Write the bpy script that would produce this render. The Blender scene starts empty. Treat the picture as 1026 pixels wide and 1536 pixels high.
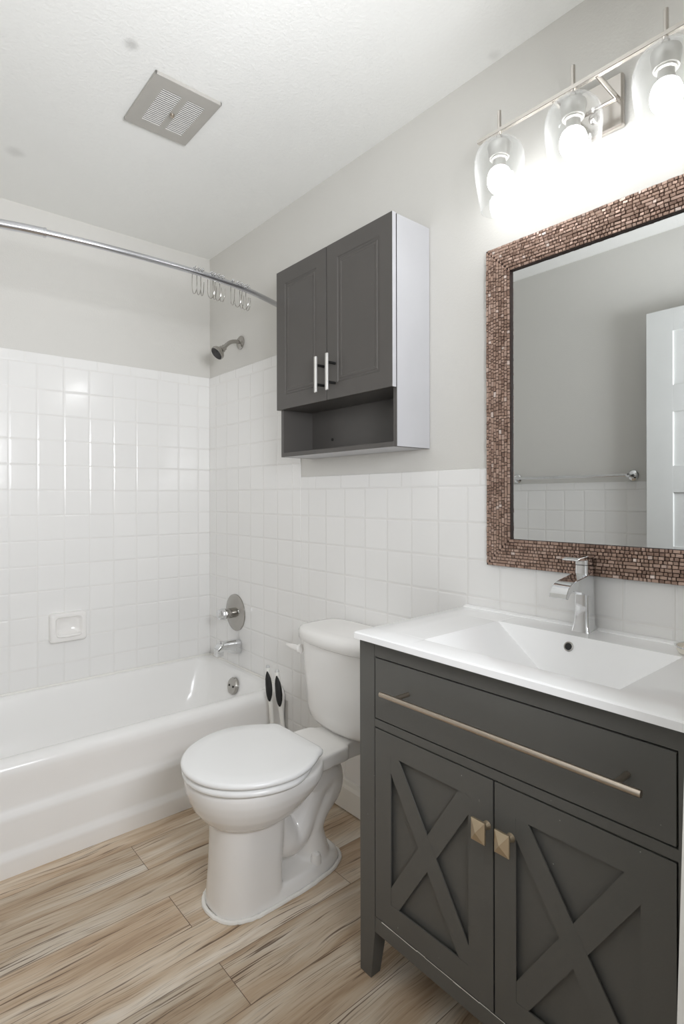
import bpy, bmesh, math, random
from mathutils import Vector, Matrix, Euler
random.seed(7)
S = bpy.context.scene
COL = S.collection
R = math.radians

# ------------------------------------------------------------------ camera, world, lights, exposure
W_IMG, H_IMG = 1026, 1536
F_PX, V_HORIZON = 837.8, 744.9
cam_data = bpy.data.cameras.new('camera')
cam = bpy.data.objects.new('camera', cam_data)
COL.objects.link(cam)
S.camera = cam
cam_data.sensor_fit = 'VERTICAL'
cam_data.sensor_height = 36.0
cam_data.sensor_width = 24.0
cam_data.lens = F_PX / H_IMG * 36.0
cam_data.shift_y = (V_HORIZON - H_IMG / 2) / H_IMG
cam_data.clip_start = 0.02
cam.location = (0, 0, 1.184)
cam.rotation_euler = (R(90), R(0.131), R(-40.4))

world = bpy.data.worlds.new('world')
S.world = world
world.use_nodes = True
world.node_tree.nodes['Background'].inputs[0].default_value = (0.965, 0.988, 1.03, 1)
world.node_tree.nodes['Background'].inputs[1].default_value = 0.5

def area_light(name, loc, target, size, power, color=(1, 1, 1), size_y=None):
    d = bpy.data.lights.new(name, 'AREA')
    d.energy = power
    d.color = color
    d.shape = 'RECTANGLE'
    d.size = size
    d.size_y = size_y or size
    o = bpy.data.objects.new(name, d)
    COL.objects.link(o)
    o.location = loc
    o.rotation_euler = (Vector(target) - Vector(loc)).to_track_quat('-Z', 'Y').to_euler()
    return o
FILL = area_light('doorway_fill', (0.40, -0.36, 1.55), (0.40, 1.64, 3.0), 0.75, 42, (0.965, 0.988, 1.03), 0.6)  # added fill with no real lamp behind it, thrown up through the doorway
BULB_STRENGTH = 17.5

S.view_settings.view_transform = 'Standard'
S.view_settings.look = 'None'
S.view_settings.exposure = 0.38
S.view_settings.gamma = 1.0
S.view_settings.use_curve_mapping = False
S.cycles.use_denoising = True
S.cycles.max_bounces = 10
S.cycles.diffuse_bounces = 6
S.cycles.glossy_bounces = 5
S.cycles.transparent_max_bounces = 16
S.cycles.sample_clamp_indirect = 6.0
S.cycles.caustics_reflective = False
S.cycles.caustics_refractive = False

# ------------------------------------------------------------------ materials
def srgb(r, g, b):
    f = lambda c: (c / 255 / 12.92) if c / 255 <= 0.04045 else ((c / 255 + 0.055) / 1.055) ** 2.4
    return (f(r), f(g), f(b), 1)

class NT:
    def __init__(self, name):
        self.m = bpy.data.materials.new(name)
        self.m.use_nodes = True
        self.t = self.m.node_tree
        self.b = self.t.nodes['Principled BSDF']
    def n(self, typ, **kw):
        nd = self.t.nodes.new(typ)
        for k, v in kw.items():
            setattr(nd, k, v)
        return nd
    def link(self, a, b):
        self.t.links.new(a, b)
    def val(self, sock, v):
        if isinstance(v, (int, float, tuple)):
            sock.default_value = v
        else:
            self.link(v, sock)
    def math(self, op, a, b=0.0, c=0.0):
        nd = self.n('ShaderNodeMath', operation=op)
        self.val(nd.inputs[0], a); self.val(nd.inputs[1], b); self.val(nd.inputs[2], c)
        return nd.outputs[0]
    def mix(self, fac, a, b):
        nd = self.n('ShaderNodeMix', data_type='RGBA')
        self.val(nd.inputs[0], fac); self.val(nd.inputs[6], a); self.val(nd.inputs[7], b)
        return nd.outputs[2]
    def noise(self, vec, scale, detail=3.0, rough=0.5):
        nd = self.n('ShaderNodeTexNoise')
        if vec is not None: self.link(vec, nd.inputs['Vector'])
        nd.inputs['Scale'].default_value = scale
        nd.inputs['Detail'].default_value = detail
        nd.inputs['Roughness'].default_value = rough
        return nd.outputs['Fac']
    def ramp(self, fac, stops):
        nd = self.n('ShaderNodeValToRGB')
        el = nd.color_ramp.elements
        while len(el) < len(stops): el.new(0.5)
        for e, (p, c) in zip(el, stops):
            e.position = p; e.color = c
        self.link(fac, nd.inputs[0])
        return nd.outputs[0]
    def smooth(self, v, lo, hi):
        nd = self.n('ShaderNodeMapRange', interpolation_type='SMOOTHSTEP')
        self.val(nd.inputs[0], v)
        nd.inputs[1].default_value = lo; nd.inputs[2].default_value = hi
        return nd.outputs[0]
    def pos(self):
        return self.n('ShaderNodeNewGeometry').outputs['Position']
    def sep(self, v):
        nd = self.n('ShaderNodeSeparateXYZ'); self.link(v, nd.inputs[0])
        return nd.outputs
    def comb(self, x, y, z):
        nd = self.n('ShaderNodeCombineXYZ')
        self.val(nd.inputs[0], x); self.val(nd.inputs[1], y); self.val(nd.inputs[2], z)
        return nd.outputs[0]
    def bump(self, h, dist, strength=1.0):
        nd = self.n('ShaderNodeBump')
        nd.inputs['Strength'].default_value = strength
        nd.inputs['Distance'].default_value = dist
        self.link(h, nd.inputs['Height'])
        self.link(nd.outputs[0], self.b.inputs['Normal'])
    def base(self, col=None, rough=0.5, metal=0.0, spec=None, coat=None):
        if col is not None: self.val(self.b.inputs['Base Color'], col)
        self.val(self.b.inputs['Roughness'], rough)
        self.b.inputs['Metallic'].default_value = metal
        if spec is not None: self.b.inputs['Specular IOR Level'].default_value = spec
        if coat is not None:
            self.b.inputs['Coat Weight'].default_value = coat
            self.b.inputs['Coat Roughness'].default_value = 0.05
        return self.m

def plain(name, col, rough=0.5, metal=0.0, spec=None, coat=None, wear=0.04):
    t = NT(name)
    p = t.pos()
    nz = t.noise(p, 9.0, 4.0)
    lo = tuple(c * (1 - wear) for c in col[:3]) + (1,)
    hi = tuple(min(1, c * (1 + wear)) for c in col[:3]) + (1,)
    c = t.mix(nz, lo, hi)
    return t.base(c, rough, metal, spec, coat)

def paint(name, col, rough=0.55, bump_scale=160, bump_dist=0.0006, spots=()):
    t = NT(name)
    p = t.pos()
    c = t.mix(t.noise(p, 2.5, 4.0), tuple(x * 0.97 for x in col[:3]) + (1,), tuple(min(1, x * 1.02) for x in col[:3]) + (1,))
    for (sx, sy, sz, rad, amt) in spots:
        d = t.n('ShaderNodeVectorMath', operation='DISTANCE')
        t.link(p, d.inputs[0]); d.inputs[1].default_value = (sx, sy, sz)
        wob = t.math('ADD', d.outputs['Value'], t.math('MULTIPLY', t.noise(p, 40.0, 2.0), rad * 0.6))
        k = t.smooth(wob, rad * 1.6, rad * 0.5)
        c = t.mix(t.math('MULTIPLY', k, amt), c, (0.16, 0.155, 0.14, 1))
    t.bump(t.noise(p, bump_scale, 3.0, 0.6), bump_dist)
    return t.base(c, rough)

def tile_mat(name, axis, u0, pu, cap_z, cap_u0, cap_pu, z0, pz=0.11):
    t = NT(name)
    p = t.pos()
    x, y, z = t.sep(p)
    u = x if axis == 'x' else y
    def dist(v, o, pitch):
        a = t.math('DIVIDE', t.math('SUBTRACT', v, o), pitch)
        r = t.math('ABSOLUTE', t.math('SUBTRACT', a, t.math('ROUND', a)))
        return t.math('MULTIPLY', r, pitch), t.math('FLOOR', a)
    du, iu = dist(u, u0, pu)
    dc, ic = dist(u, cap_u0, cap_pu)
    dz, iz = dist(z, z0, pz)
    cap = t.math('GREATER_THAN', z, cap_z)
    dmix = t.n('ShaderNodeMix'); t.link(cap, dmix.inputs[0]); t.link(du, dmix.inputs[2]); t.link(dc, dmix.inputs[3])
    dcapz = t.math('ABSOLUTE', t.math('SUBTRACT', z, cap_z))
    dz2 = t.n('ShaderNodeMix'); t.link(cap, dz2.inputs[0]); t.link(dz, dz2.inputs[2]); t.link(dcapz, dz2.inputs[3])
    d = t.math('MINIMUM', dmix.outputs[0], dz2.outputs[0])
    grout = t.smooth(d, 0.0003, 0.0016)
    pillow = t.smooth(d, 0.0006, 0.007)
    wn = t.n('ShaderNodeTexWhiteNoise', noise_dimensions='3D')
    t.link(t.comb(iu, iz, cap), wn.inputs[0])
    face = t.mix(wn.outputs['Value'], srgb(236, 235, 233), srgb(238, 237, 235))
    c = t.mix(grout, srgb(226, 224, 220), face)
    h = t.math('ADD', t.math('MULTIPLY', pillow, 1.0), t.math('MULTIPLY', t.noise(p, 55.0, 2.0), 0.16))
    # every tile sits a hair differently
    tilt = t.math('MULTIPLY', t.math('MULTIPLY', t.math('SUBTRACT', wn.outputs['Value'], 0.5), t.math('ADD', u, z)), 0.8)
    h = t.math('ADD', h, tilt)
    t.bump(h, 0.0010)
    return t.base(c, t.mix(grout, (0.6, 0.6, 0.6, 1), (0.14, 0.14, 0.14, 1)), 0.0, 0.62)

def floor_mat():
    t = NT('plank_floor')
    p = t.pos()
    x, y, z = t.sep(p)
    a = t.math('DIVIDE', t.math('SUBTRACT', y, 1.44), 0.155)
    row = t.math('FLOOR', a)
    dr = t.math('MULTIPLY', t.math('ABSOLUTE', t.math('SUBTRACT', a, t.math('ROUND', a))), 0.155)
    par = t.math('ABSOLUTE', t.math('MODULO', row, 2.0))
    off = t.math('ADD', 0.68, t.math('MULTIPLY', par, 0.446))
    b = t.math('DIVIDE', t.math('SUBTRACT', x, off), 0.92)
    pl = t.math('FLOOR', b)
    dp = t.math('MULTIPLY', t.math('ABSOLUTE', t.math('SUBTRACT', b, t.math('ROUND', b))), 0.92)
    seam = t.smooth(t.math('MINIMUM', dr, dp), 0.0002, 0.0012)
    wn = t.n('ShaderNodeTexWhiteNoise', noise_dimensions='3D')
    t.link(t.comb(row, pl, 3.0), wn.inputs[0])
    rnd = wn.outputs['Value']
    gx = t.math('ADD', t.math('MULTIPLY', x, 1.0), t.math('MULTIPLY', rnd, 13.0))
    gy = t.math('ADD', y, t.math('MULTIPLY', rnd, 5.0))
    warp = t.math('MULTIPLY', t.math('SUBTRACT', t.noise(t.comb(t.math('MULTIPLY', gx, 2.6), t.math('MULTIPLY', gy, 5.0), 0.0), 1.0, 2.0), 0.5), 0.06)
    gyw = t.math('ADD', gy, warp)
    broad = t.noise(t.comb(t.math('MULTIPLY', gx, 1.3), t.math('MULTIPLY', gyw, 13.0), 0.0), 1.0, 4.0, 0.6)
    fine = t.noise(t.comb(t.math('MULTIPLY', gx, 7.0), t.math('MULTIPLY', gyw, 330.0), 0.0), 1.0, 3.0, 0.6)
    streak = t.noise(t.comb(t.math('MULTIPLY', gx, 3.0), t.math('MULTIPLY', gyw, 150.0), 7.0), 1.0, 4.0, 0.62)
    patch = t.noise(t.comb(t.math('MULTIPLY', gx, 3.0), t.math('MULTIPLY', gy, 9.0), 3.0), 1.0, 2.0, 0.5)
    knot = t.n('ShaderNodeTexVoronoi')
    t.link(t.comb(t.math('MULTIPLY', gx, 2.4), t.math('MULTIPLY', gy, 5.2), 0.0), knot.inputs['Vector'])
    knot.inputs['Scale'].default_value = 1.0
    kd = knot.outputs['Distance']
    c = t.ramp(broad, [(0.30, srgb(168, 141, 113)), (0.42, srgb(198, 173, 145)), (0.53, srgb(216, 198, 175)), (0.66, srgb(234, 223, 208))])
    pm = t.smooth(patch, 0.36, 0.58)
    c = t.mix(t.math('MULTIPLY', t.math('MULTIPLY', t.smooth(streak, 0.555, 0.625), pm), 0.9), c, srgb(98, 74, 55))
    c = t.mix(t.math('MULTIPLY', t.smooth(fine, 0.52, 0.72), 0.50), c, srgb(112, 88, 68))
    c = t.mix(t.math('MULTIPLY', t.smooth(fine, 0.47, 0.30), 0.2), c, srgb(222, 209, 192))
    ring = t.math('SINE', t.math('MULTIPLY', kd, 95.0))
    kmask = t.math('MULTIPLY', t.smooth(kd, 0.20, 0.03), t.math('MULTIPLY', t.smooth(ring, -0.2, 0.9), 0.5))
    c = t.mix(kmask, c, srgb(104, 78, 56))
    tone = t.mix(rnd, srgb(232, 233, 233), srgb(255, 255, 255))
    mul = t.n('ShaderNodeMix', data_type='RGBA', blend_type='MULTIPLY')
    mul.inputs[0].default_value = 1.0
    t.link(c, mul.inputs[6]); t.link(tone, mul.inputs[7])
    c = t.mix(seam, srgb(104, 84, 66), mul.outputs[2])
    h = t.math('ADD', t.math('MULTIPLY', seam, 1.0), t.math('MULTIPLY', fine, -0.3))
    t.bump(h, 0.0006)
    return t.base(c, 0.42, 0.0, 0.4)

def cabinet_paint(name, col, chips=0.5):
    t = NT(name)
    p = t.pos()
    c = t.mix(t.noise(p, 5.0, 4.0), tuple(x * 0.94 for x in col[:3]) + (1,), tuple(x * 1.05 for x in col[:3]) + (1,))
    sp = t.smooth(t.noise(p, 130.0, 1.0), 0.81, 0.84)
    c = t.mix(t.math('MULTIPLY', sp, chips), c, srgb(190, 188, 182))
    t.bump(t.noise(p, 260.0, 2.0), 0.00015)
    return t.base(c, 0.38, 0.0, 0.45)

def mosaic_mat():
    t = NT('bronze_mosaic')
    geo = t.n('ShaderNodeNewGeometry')
    rnd = geo.outputs['Random Per Island']
    c = t.ramp(rnd, [(0.0, srgb(132, 107, 94)), (0.35, srgb(160, 133, 118)), (0.7, srgb(176, 149, 134)), (0.955, srgb(186, 160, 146)), (1.0, srgb(230, 216, 208))])
    t.bump(t.noise(t.pos(), 700.0, 2.0), 0.0003)
    return t.base(c, 0.36, 0.35, 0.5)

def glass_mat(name, tint=(0.975, 0.98, 0.98, 1)):
    t = NT(name)
    t.t.nodes.remove(t.b)
    out = t.t.nodes['Material Output']
    tr = t.n('ShaderNodeBsdfTransparent'); tr.inputs[0].default_value = tint
    gl = t.n('ShaderNodeBsdfGlossy'); gl.inputs['Roughness'].default_value = 0.03
    df = t.n('ShaderNodeBsdfTranslucent'); df.inputs[0].default_value = (1, 1, 1, 1)
    lf = t.n('ShaderNodeLayerWeight'); lf.inputs[0].default_value = 0.5
    lw = t.n('ShaderNodeLayerWeight'); lw.inputs[0].default_value = 0.35
    m1 = t.n('ShaderNodeMixShader'); m2 = t.n('ShaderNodeMixShader')
    t.link(t.math('MULTIPLY', t.math('POWER', lw.outputs['Facing'], 2.2), 0.28), m1.inputs[0])
    t.link(tr.outputs[0], m1.inputs[1]); t.link(df.outputs[0], m1.inputs[2])
    t.link(t.math('ADD', 0.03, t.math('MULTIPLY', t.math('POWER', lf.outputs['Facing'], 4.0), 0.5)), m2.inputs[0]); t.link(m1.outputs[0], m2.inputs[1]); t.link(gl.outputs[0], m2.inputs[2])
    t.link(m2.outputs[0], out.inputs[0])
    return t.m

def emit_mat(name, col, strength):
    t = NT(name)
    t.base(col, 0.3)
    t.b.inputs['Emission Color'].default_value = col
    t.b.inputs['Emission Strength'].default_value = strength
    return t.m

WALL_COL = srgb(212, 210, 205)
M = dict(
    wall=paint('greige_wall_paint', WALL_COL, 0.6),
    ceiling=paint('textured_ceiling_paint', srgb(236, 236, 233), 0.7, 95, 0.0013,
                  spots=[(0.562, 1.559, 2.44, 0.024, 0.35), (0.414, 2.317, 2.44, 0.034, 0.18), (1.363, 0.929, 2.44, 0.02, 0.14)]),
    tile_right=tile_mat('white_tile_right', 'y', 1.155, 0.114, 1.765, 1.155, 0.16, 1.765),
    tile_wains=tile_mat('white_tile_wainscot', 'y', 1.155, 0.114, 1.214, 1.155, 0.16, 1.765),
    tile_left=tile_mat('white_tile_left', 'y', 1.20, 0.110, 1.214, 1.155, 0.16, 1.765),
    tile_back=tile_mat('white_tile_back', 'x', 0.672, 0.1075, 1.765, 0.668, 0.15, 1.765),
    floor=floor_mat(),
    trim=plain('white_trim_paint', srgb(232, 229, 222), 0.4),
    door=plain('white_door_paint', srgb(214, 215, 213), 0.45),
    china=plain('white_china', srgb(240, 238, 235), 0.09, 0.0, 0.5, wear=0.01),
    lidplastic=plain('white_seat_plastic', srgb(243, 243, 242), 0.16, wear=0.01),
    enamel=plain('white_tub_enamel', srgb(242, 241, 239), 0.19, wear=0.01),
    caulk=plain('white_caulk', srgb(238, 236, 231), 0.5),
    vanity=cabinet_paint('charcoal_vanity_paint', srgb(92, 91, 87)),
    cab=cabinet_paint('charcoal_cabinet_paint', srgb(84, 81, 78), 0.25),
    white_melamine=plain('white_melamine', srgb(194, 194, 197), 0.4),
    ceramic=plain('white_ceramic_top', srgb(250, 250, 250), 0.07, wear=0.008),
    chrome=plain('chrome', srgb(226, 227, 228), 0.06, 1.0, wear=0.02),
    dull_chrome=plain('worn_chrome', srgb(176, 173, 168), 0.2, 1.0, wear=0.14),
    nickel=plain('brushed_nickel', srgb(198, 186, 172), 0.32, 1.0),
    bright_nickel=plain('polished_nickel', srgb(214, 209, 203), 0.18, 1.0),
    handle_steel=plain('pale_brushed_steel', srgb(226, 225, 222), 0.38, 0.75),
    knob=plain('aged_brass_knob', srgb(206, 188, 160), 0.36, 0.85, wear=0.2),
    rod=plain('satin_steel_rod', srgb(206, 207, 211), 0.22, 1.0),
    vent=plain('aged_metal_vent', srgb(178, 175, 169), 0.45, 0.2, wear=0.08),
    slat=plain('white_vent_slat', srgb(238, 236, 232), 0.5),
    dark=plain('dark_cavity', srgb(44, 42, 40), 0.8),
    black=plain('black_rubber', srgb(22, 22, 22), 0.5),
    blackface=plain('black_spray_face', srgb(38, 36, 34), 0.45),
    white_plastic=plain('white_plastic', srgb(232, 231, 226), 0.35),
    clear_tip=plain('pale_grey_plastic', srgb(205, 206, 205), 0.2),
    cream=plain('cream_soap', srgb(236, 230, 218), 0.4),
    mosaic=mosaic_mat(),
    grout_dark=plain('dark_mosaic_backing', srgb(58, 42, 36), 0.6),
    mirror=None, glass=glass_mat('clear_shade_glass'),
    bulb=emit_mat('lit_bulb', (0.985, 0.99, 1.0, 1), BULB_STRENGTH),
    socket=plain('pale_socket_metal', srgb(206, 204, 200), 0.3, 0.6),
)
_t = NT('silvered_mirror'); M['mirror'] = _t.base((0.70, 0.715, 0.715, 1), 0.012, 1.0)

# ------------------------------------------------------------------ mesh helpers
class MB:
    """Collects closed shapes and links them as ONE mesh object."""
    def __init__(self):
        self.bm = bmesh.new()
    def merge(self, other):
        me = bpy.data.meshes.new('tmp'); other.to_mesh(me); other.free()
        self.bm.from_mesh(me); bpy.data.meshes.remove(me)
        return self
    def box(self, x0, x1, y0, y1, z0, z1, bevel=0.0, seg=1, mats=None):
        b = bmesh.new()
        vs = [b.verts.new((x, y, z)) for x in (x0, x1) for y in (y0, y1) for z in (z0, z1)]
        #      0:000 1:001 2:010 3:011 4:100 5:101 6:110 7:111
        fs = {'-x': (0, 1, 3, 2), '+x': (4, 6, 7, 5), '-y': (0, 4, 5, 1), '+y': (2, 3, 7, 6), '-z': (0, 2, 6, 4), '+z': (1, 5, 7, 3)}
        for k, f in fs.items():
            fc = b.faces.new([vs[i] for i in f])
            if mats and k in mats: fc.material_index = mats[k]
        if bevel > 0:
            bmesh.ops.bevel(b, geom=b.edges[:], offset=bevel, segments=seg, profile=0.5, affect='EDGES', clamp_overlap=True)
        return self.merge(b)
    def loft(self, rings, cap=(True, True)):
        b = bmesh.new()
        rv = [[b.verts.new(p) for p in r] for r in rings]
        n = len(rv[0])
        for a, c in zip(rv, rv[1:]):
            for i in range(n):
                j = (i + 1) % n
                b.faces.new((a[i], a[j], c[j], c[i]))
        if cap[0]: b.faces.new(list(reversed(rv[0])))
        if cap[1]: b.faces.new(rv[-1])
        bmesh.ops.recalc_face_normals(b, faces=b.faces[:])
        return self.merge(b)
    def tube(self, pts, r, seg=16, cap=True):
        pts = [Vector(p) for p in pts]
        rs = r if isinstance(r, (list, tuple)) else [r] * len(pts)
        rings = []
        t0 = (pts[1] - pts[0]).normalized()
        up = Vector((0, 0, 1)) if abs(t0.z) < 0.9 else Vector((1, 0, 0))
        nrm = t0.cross(up).normalized()
        prev = t0
        for i, p in enumerate(pts):
            if i == 0: t = t0
            elif i == len(pts) - 1: t = (pts[i] - pts[i - 1]).normalized()
            else: t = ((pts[i + 1] - p).normalized() + (p - pts[i - 1]).normalized()).normalized()
            nrm = (prev.rotation_difference(t) @ nrm)
            nrm = (nrm - t * nrm.dot(t)).normalized()
            bn = t.cross(nrm)
            prev = t
            rings.append([p + (nrm * math.cos(k * 2 * math.pi / seg) + bn * math.sin(k * 2 * math.pi / seg)) * rs[i] for k in range(seg)])
        return self.loft(rings, (cap, cap))
    def lathe(self, prof, origin, axis=(0, 0, 1), seg=40, cap=(True, True)):
        """prof: list of (radius, distance along the axis)."""
        q = Vector((0, 0, 1)).rotation_difference(Vector(axis).normalized())
        o = Vector(origin)
        rings = [[o + q @ Vector((r * math.cos(k * 2 * math.pi / seg), r * math.sin(k * 2 * math.pi / seg), h)) for k in range(seg)] for r, h in prof]
        return self.loft(rings, cap)
    def prism(self, poly, ax, lo, hi, bevel=0.0, seg=1):
        """poly of 2-D points in the other two axes (cyclic order kept), extruded along ax."""
        def P(a, b2, t):
            return {'x': (t, a, b2), 'y': (a, t, b2), 'z': (a, b2, t)}[ax]
        b = bmesh.new()
        r0 = [b.verts.new(P(a, c, lo)) for a, c in poly]
        r1 = [b.verts.new(P(a, c, hi)) for a, c in poly]
        n = len(poly)
        for i in range(n):
            j = (i + 1) % n
            b.faces.new((r0[i], r0[j], r1[j], r1[i]))
        b.faces.new(list(reversed(r0))); b.faces.new(r1)
        bmesh.ops.recalc_face_normals(b, faces=b.faces[:])
        if bevel > 0:
            bmesh.ops.bevel(b, geom=b.edges[:], offset=bevel, segments=seg, profile=0.5, affect='EDGES', clamp_overlap=True)
        return self.merge(b)
    def ball(self, c, r, scale=(1, 1, 1), seg=24):
        b = bmesh.new()
        bmesh.ops.create_uvsphere(b, u_segments=seg, v_segments=seg // 2, radius=r)
        for v in b.verts:
            v.co = Vector((v.co.x * scale[0], v.co.y * scale[1], v.co.z * scale[2])) + Vector(c)
        return self.merge(b)
    def build(self, name, mat, parent=None, smooth=True, angle=28, origin=None):
        mats = mat if isinstance(mat, (list, tuple)) else [mat]
        if parent is not None:
            off = Vector((0, 0, 0)); q = parent
            while q is not None:
                off += q.location; q = q.parent
        else:
            if origin is None:
                xs = [v.co for v in self.bm.verts]
                origin = ((min(v.x for v in xs) + max(v.x for v in xs)) / 2, (min(v.y for v in xs) + max(v.y for v in xs)) / 2, min(v.z for v in xs))
            off = Vector(origin)
        for v in self.bm.verts: v.co -= off
        me = bpy.data.meshes.new(name)
        self.bm.to_mesh(me); self.bm.free()
        for m in mats: me.materials.append(m)
        if smooth:
            me.polygons.foreach_set('use_smooth', [True] * len(me.polygons))
            me.set_sharp_from_angle(angle=R(angle))
        o = bpy.data.objects.new(name, me)
        COL.objects.link(o)
        if parent is not None: o.parent = parent
        else: o.location = off
        return o

def thing(name, label, cat, loc, group=None):
    o = bpy.data.objects.new(name, None)
    o.empty_display_size = 0.05
    COL.objects.link(o)
    o.location = loc
    return tag(o, label, cat, group)
def tag(o, label, cat, group=None):
    o['label'] = label; o['category'] = cat
    if group: o['group'] = group
    return o
def struct(o):
    o['kind'] = 'structure'
    return o

def rrect(x0, x1, y0, y1, r, z, n=8):
    pts = []
    for cx, cy, a0 in ((x1 - r, y1 - r, 0), (x0 + r, y1 - r, 90), (x0 + r, y0 + r, 180), (x1 - r, y0 + r, 270)):
        for k in range(n + 1):
            a = R(a0 + 90 * k / n)
            pts.append((cx + r * math.cos(a), cy + r * math.sin(a), z))
    return pts
def egg(xc, af, ab, yc, w, z, nf=2.0, nb=2.0, n=64):
    pts = []
    for k in range(n):
        a = 2 * math.pi * k / n
        c, s = math.cos(a), math.sin(a)
        e = nb if c > 0 else nf
        cx = math.copysign(abs(c) ** (2 / e), c); sy = math.copysign(abs(s) ** (2 / e), s)
        pts.append((xc + (ab if c > 0 else af) * cx, yc + w * sy, z))
    return pts
def catmull(P, n=8):
    P = [Vector(p) for p in P]
    out = []
    for i in range(len(P) - 1):
        p0 = P[i - 1] if i > 0 else P[i] * 2 - P[i + 1]
        p1, p2 = P[i], P[i + 1]
        p3 = P[i + 2] if i + 2 < len(P) else P[i + 1] * 2 - P[i]
        for k in range(n):
            t = k / n
            out.append(0.5 * ((2 * p1) + (p2 - p0) * t + (2 * p0 - 5 * p1 + 4 * p2 - p3) * t * t + (3 * p1 - p0 - 3 * p2 + p3) * t ** 3))
    out.append(P[-1])
    return out

# ------------------------------------------------------------------ the room
XR, XL, YB, YN, H = 1.387, -0.137, 2.708, 0.25, 2.44
struct(MB().box(XL - 0.1, XR + 0.1, -1.3, YB + 0.1, -0.06, 0).build('floor', M['floor'], smooth=False))
struct(MB().box(XL - 0.1, XR + 0.1, YN - 0.12, YB + 0.1, H, H + 0.06).build('ceiling', M['ceiling'], smooth=False))
struct(MB().box(XR, XR + 0.1, YN - 0.12, YB + 0.1, 0, H).build('wall_right', M['wall'], smooth=False))
struct(MB().box(XL, XR, YB, YB + 0.1, 0, H).build('wall_back', M['wall'], smooth=False))
struct(MB().box(XL - 0.1, XL, YN - 0.12, YB + 0.1, 0, H).build('wall_left', M['wall'], smooth=False))
DX0, DX1 = -0.07, 0.772
near = MB()
near.box(DX1, XR, YN - 0.12, YN, 0, H)
near.box(XL, DX0, YN - 0.12, YN, 0, H)
near.box(DX0, DX1, YN - 0.12, YN, 2.06, H)
struct(near.build('wall_near', M['wall'], smooth=False))
# door lining on the latch side: a board that leans a little into the opening towards the floor
jb = MB()
jb.prism([(DX1 - 0.034, 0.0), (DX1 + 0.0, 0.0), (DX1 + 0.0, 2.06), (DX1 - 0.0005, 2.06), (DX1 - 0.0005, 0.91), (DX1 - 0.034, 0.53)], 'y', YN - 0.12, YN + 0.001)
struct(jb.build('trim_1', M['trim'], smooth=False))
struct(MB().box(DX1 + 0.022, DX1 + 0.075, YN, YN + 0.006, 0, 2.10, 0.002).build('trim_2', M['trim']))

# tile fields stand 4 mm proud of the plaster
TX = XR - 0.004
struct(MB().prism([(1.892, 0.0), (1.988, 0.0), (1.988, 0.30), (YB, 0.30), (YB, 1.812), (1.892, 1.812)], 'x', TX, XR, 0.0025).build('trim_3', M['tile_right']))
struct(MB().box(TX, XR, YN, 1.892, 0.0, 1.266, 0.003).build('trim_4', M['tile_wains']))
struct(MB().box(XL, TX, YB - 0.004, YB, 0.30, 1.812, 0.003).build('trim_5', M['tile_back']))
struct(MB().box(XL, XL + 0.004, YN, 1.99, 0.0, 1.255, 0.003).build('trim_6', M['tile_left']))
struct(MB().box(XL, XL + 0.004, 1.99, YB, 0.30, 1.812, 0.003).build('trim_7', M['tile_left']))
bb = MB()
bb.prism([(TX, 0.004), (TX - 0.013, 0.004), (TX - 0.013, 0.085), (TX - 0.009, 0.098), (TX - 0.006, 0.112), (TX, 0.114)], 'y', YN, 1.985)
struct(bb.build('baseboard_right', M['trim'], smooth=False))
struct(MB().box(XL + 0.004, XL + 0.016, YN, 1.985, 0.004, 0.11, 0.003).build('baseboard_left', M['trim']))

# white five-panel door folded back along the left wall
dx0, dx1, dy0, dy1 = -0.075, -0.04, 0.27, 1.073
dm = MB()
ST = 0.115
panels = [(1.69, 1.935), (1.322, 1.567), (0.954, 1.199), (0.586, 0.831), (0.218, 0.463)]
dm.box(dx0, dx1, dy1 - ST, dy1, 0.012, 2.04, 0.0015)
dm.box(dx0, dx1, dy0, dy0 + ST, 0.012, 2.04, 0.0015)
zs = [2.04] + [z for lo, hi in panels for z in (hi, lo)] + [0.012]
for hi, lo in zip(zs[0::2], zs[1::2]):
    dm.box(dx0, dx1, dy0 + ST - 0.001, dy1 - ST + 0.001, lo, hi, 0.0015)
for lo, hi in panels:
    dm.box(dx0 + 0.010, dx1 - 0.010, dy0 + ST - 0.001, dy1 - ST + 0.001, lo - 0.001, hi + 0.001)
struct(dm.build('door_1', M['door']))

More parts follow.
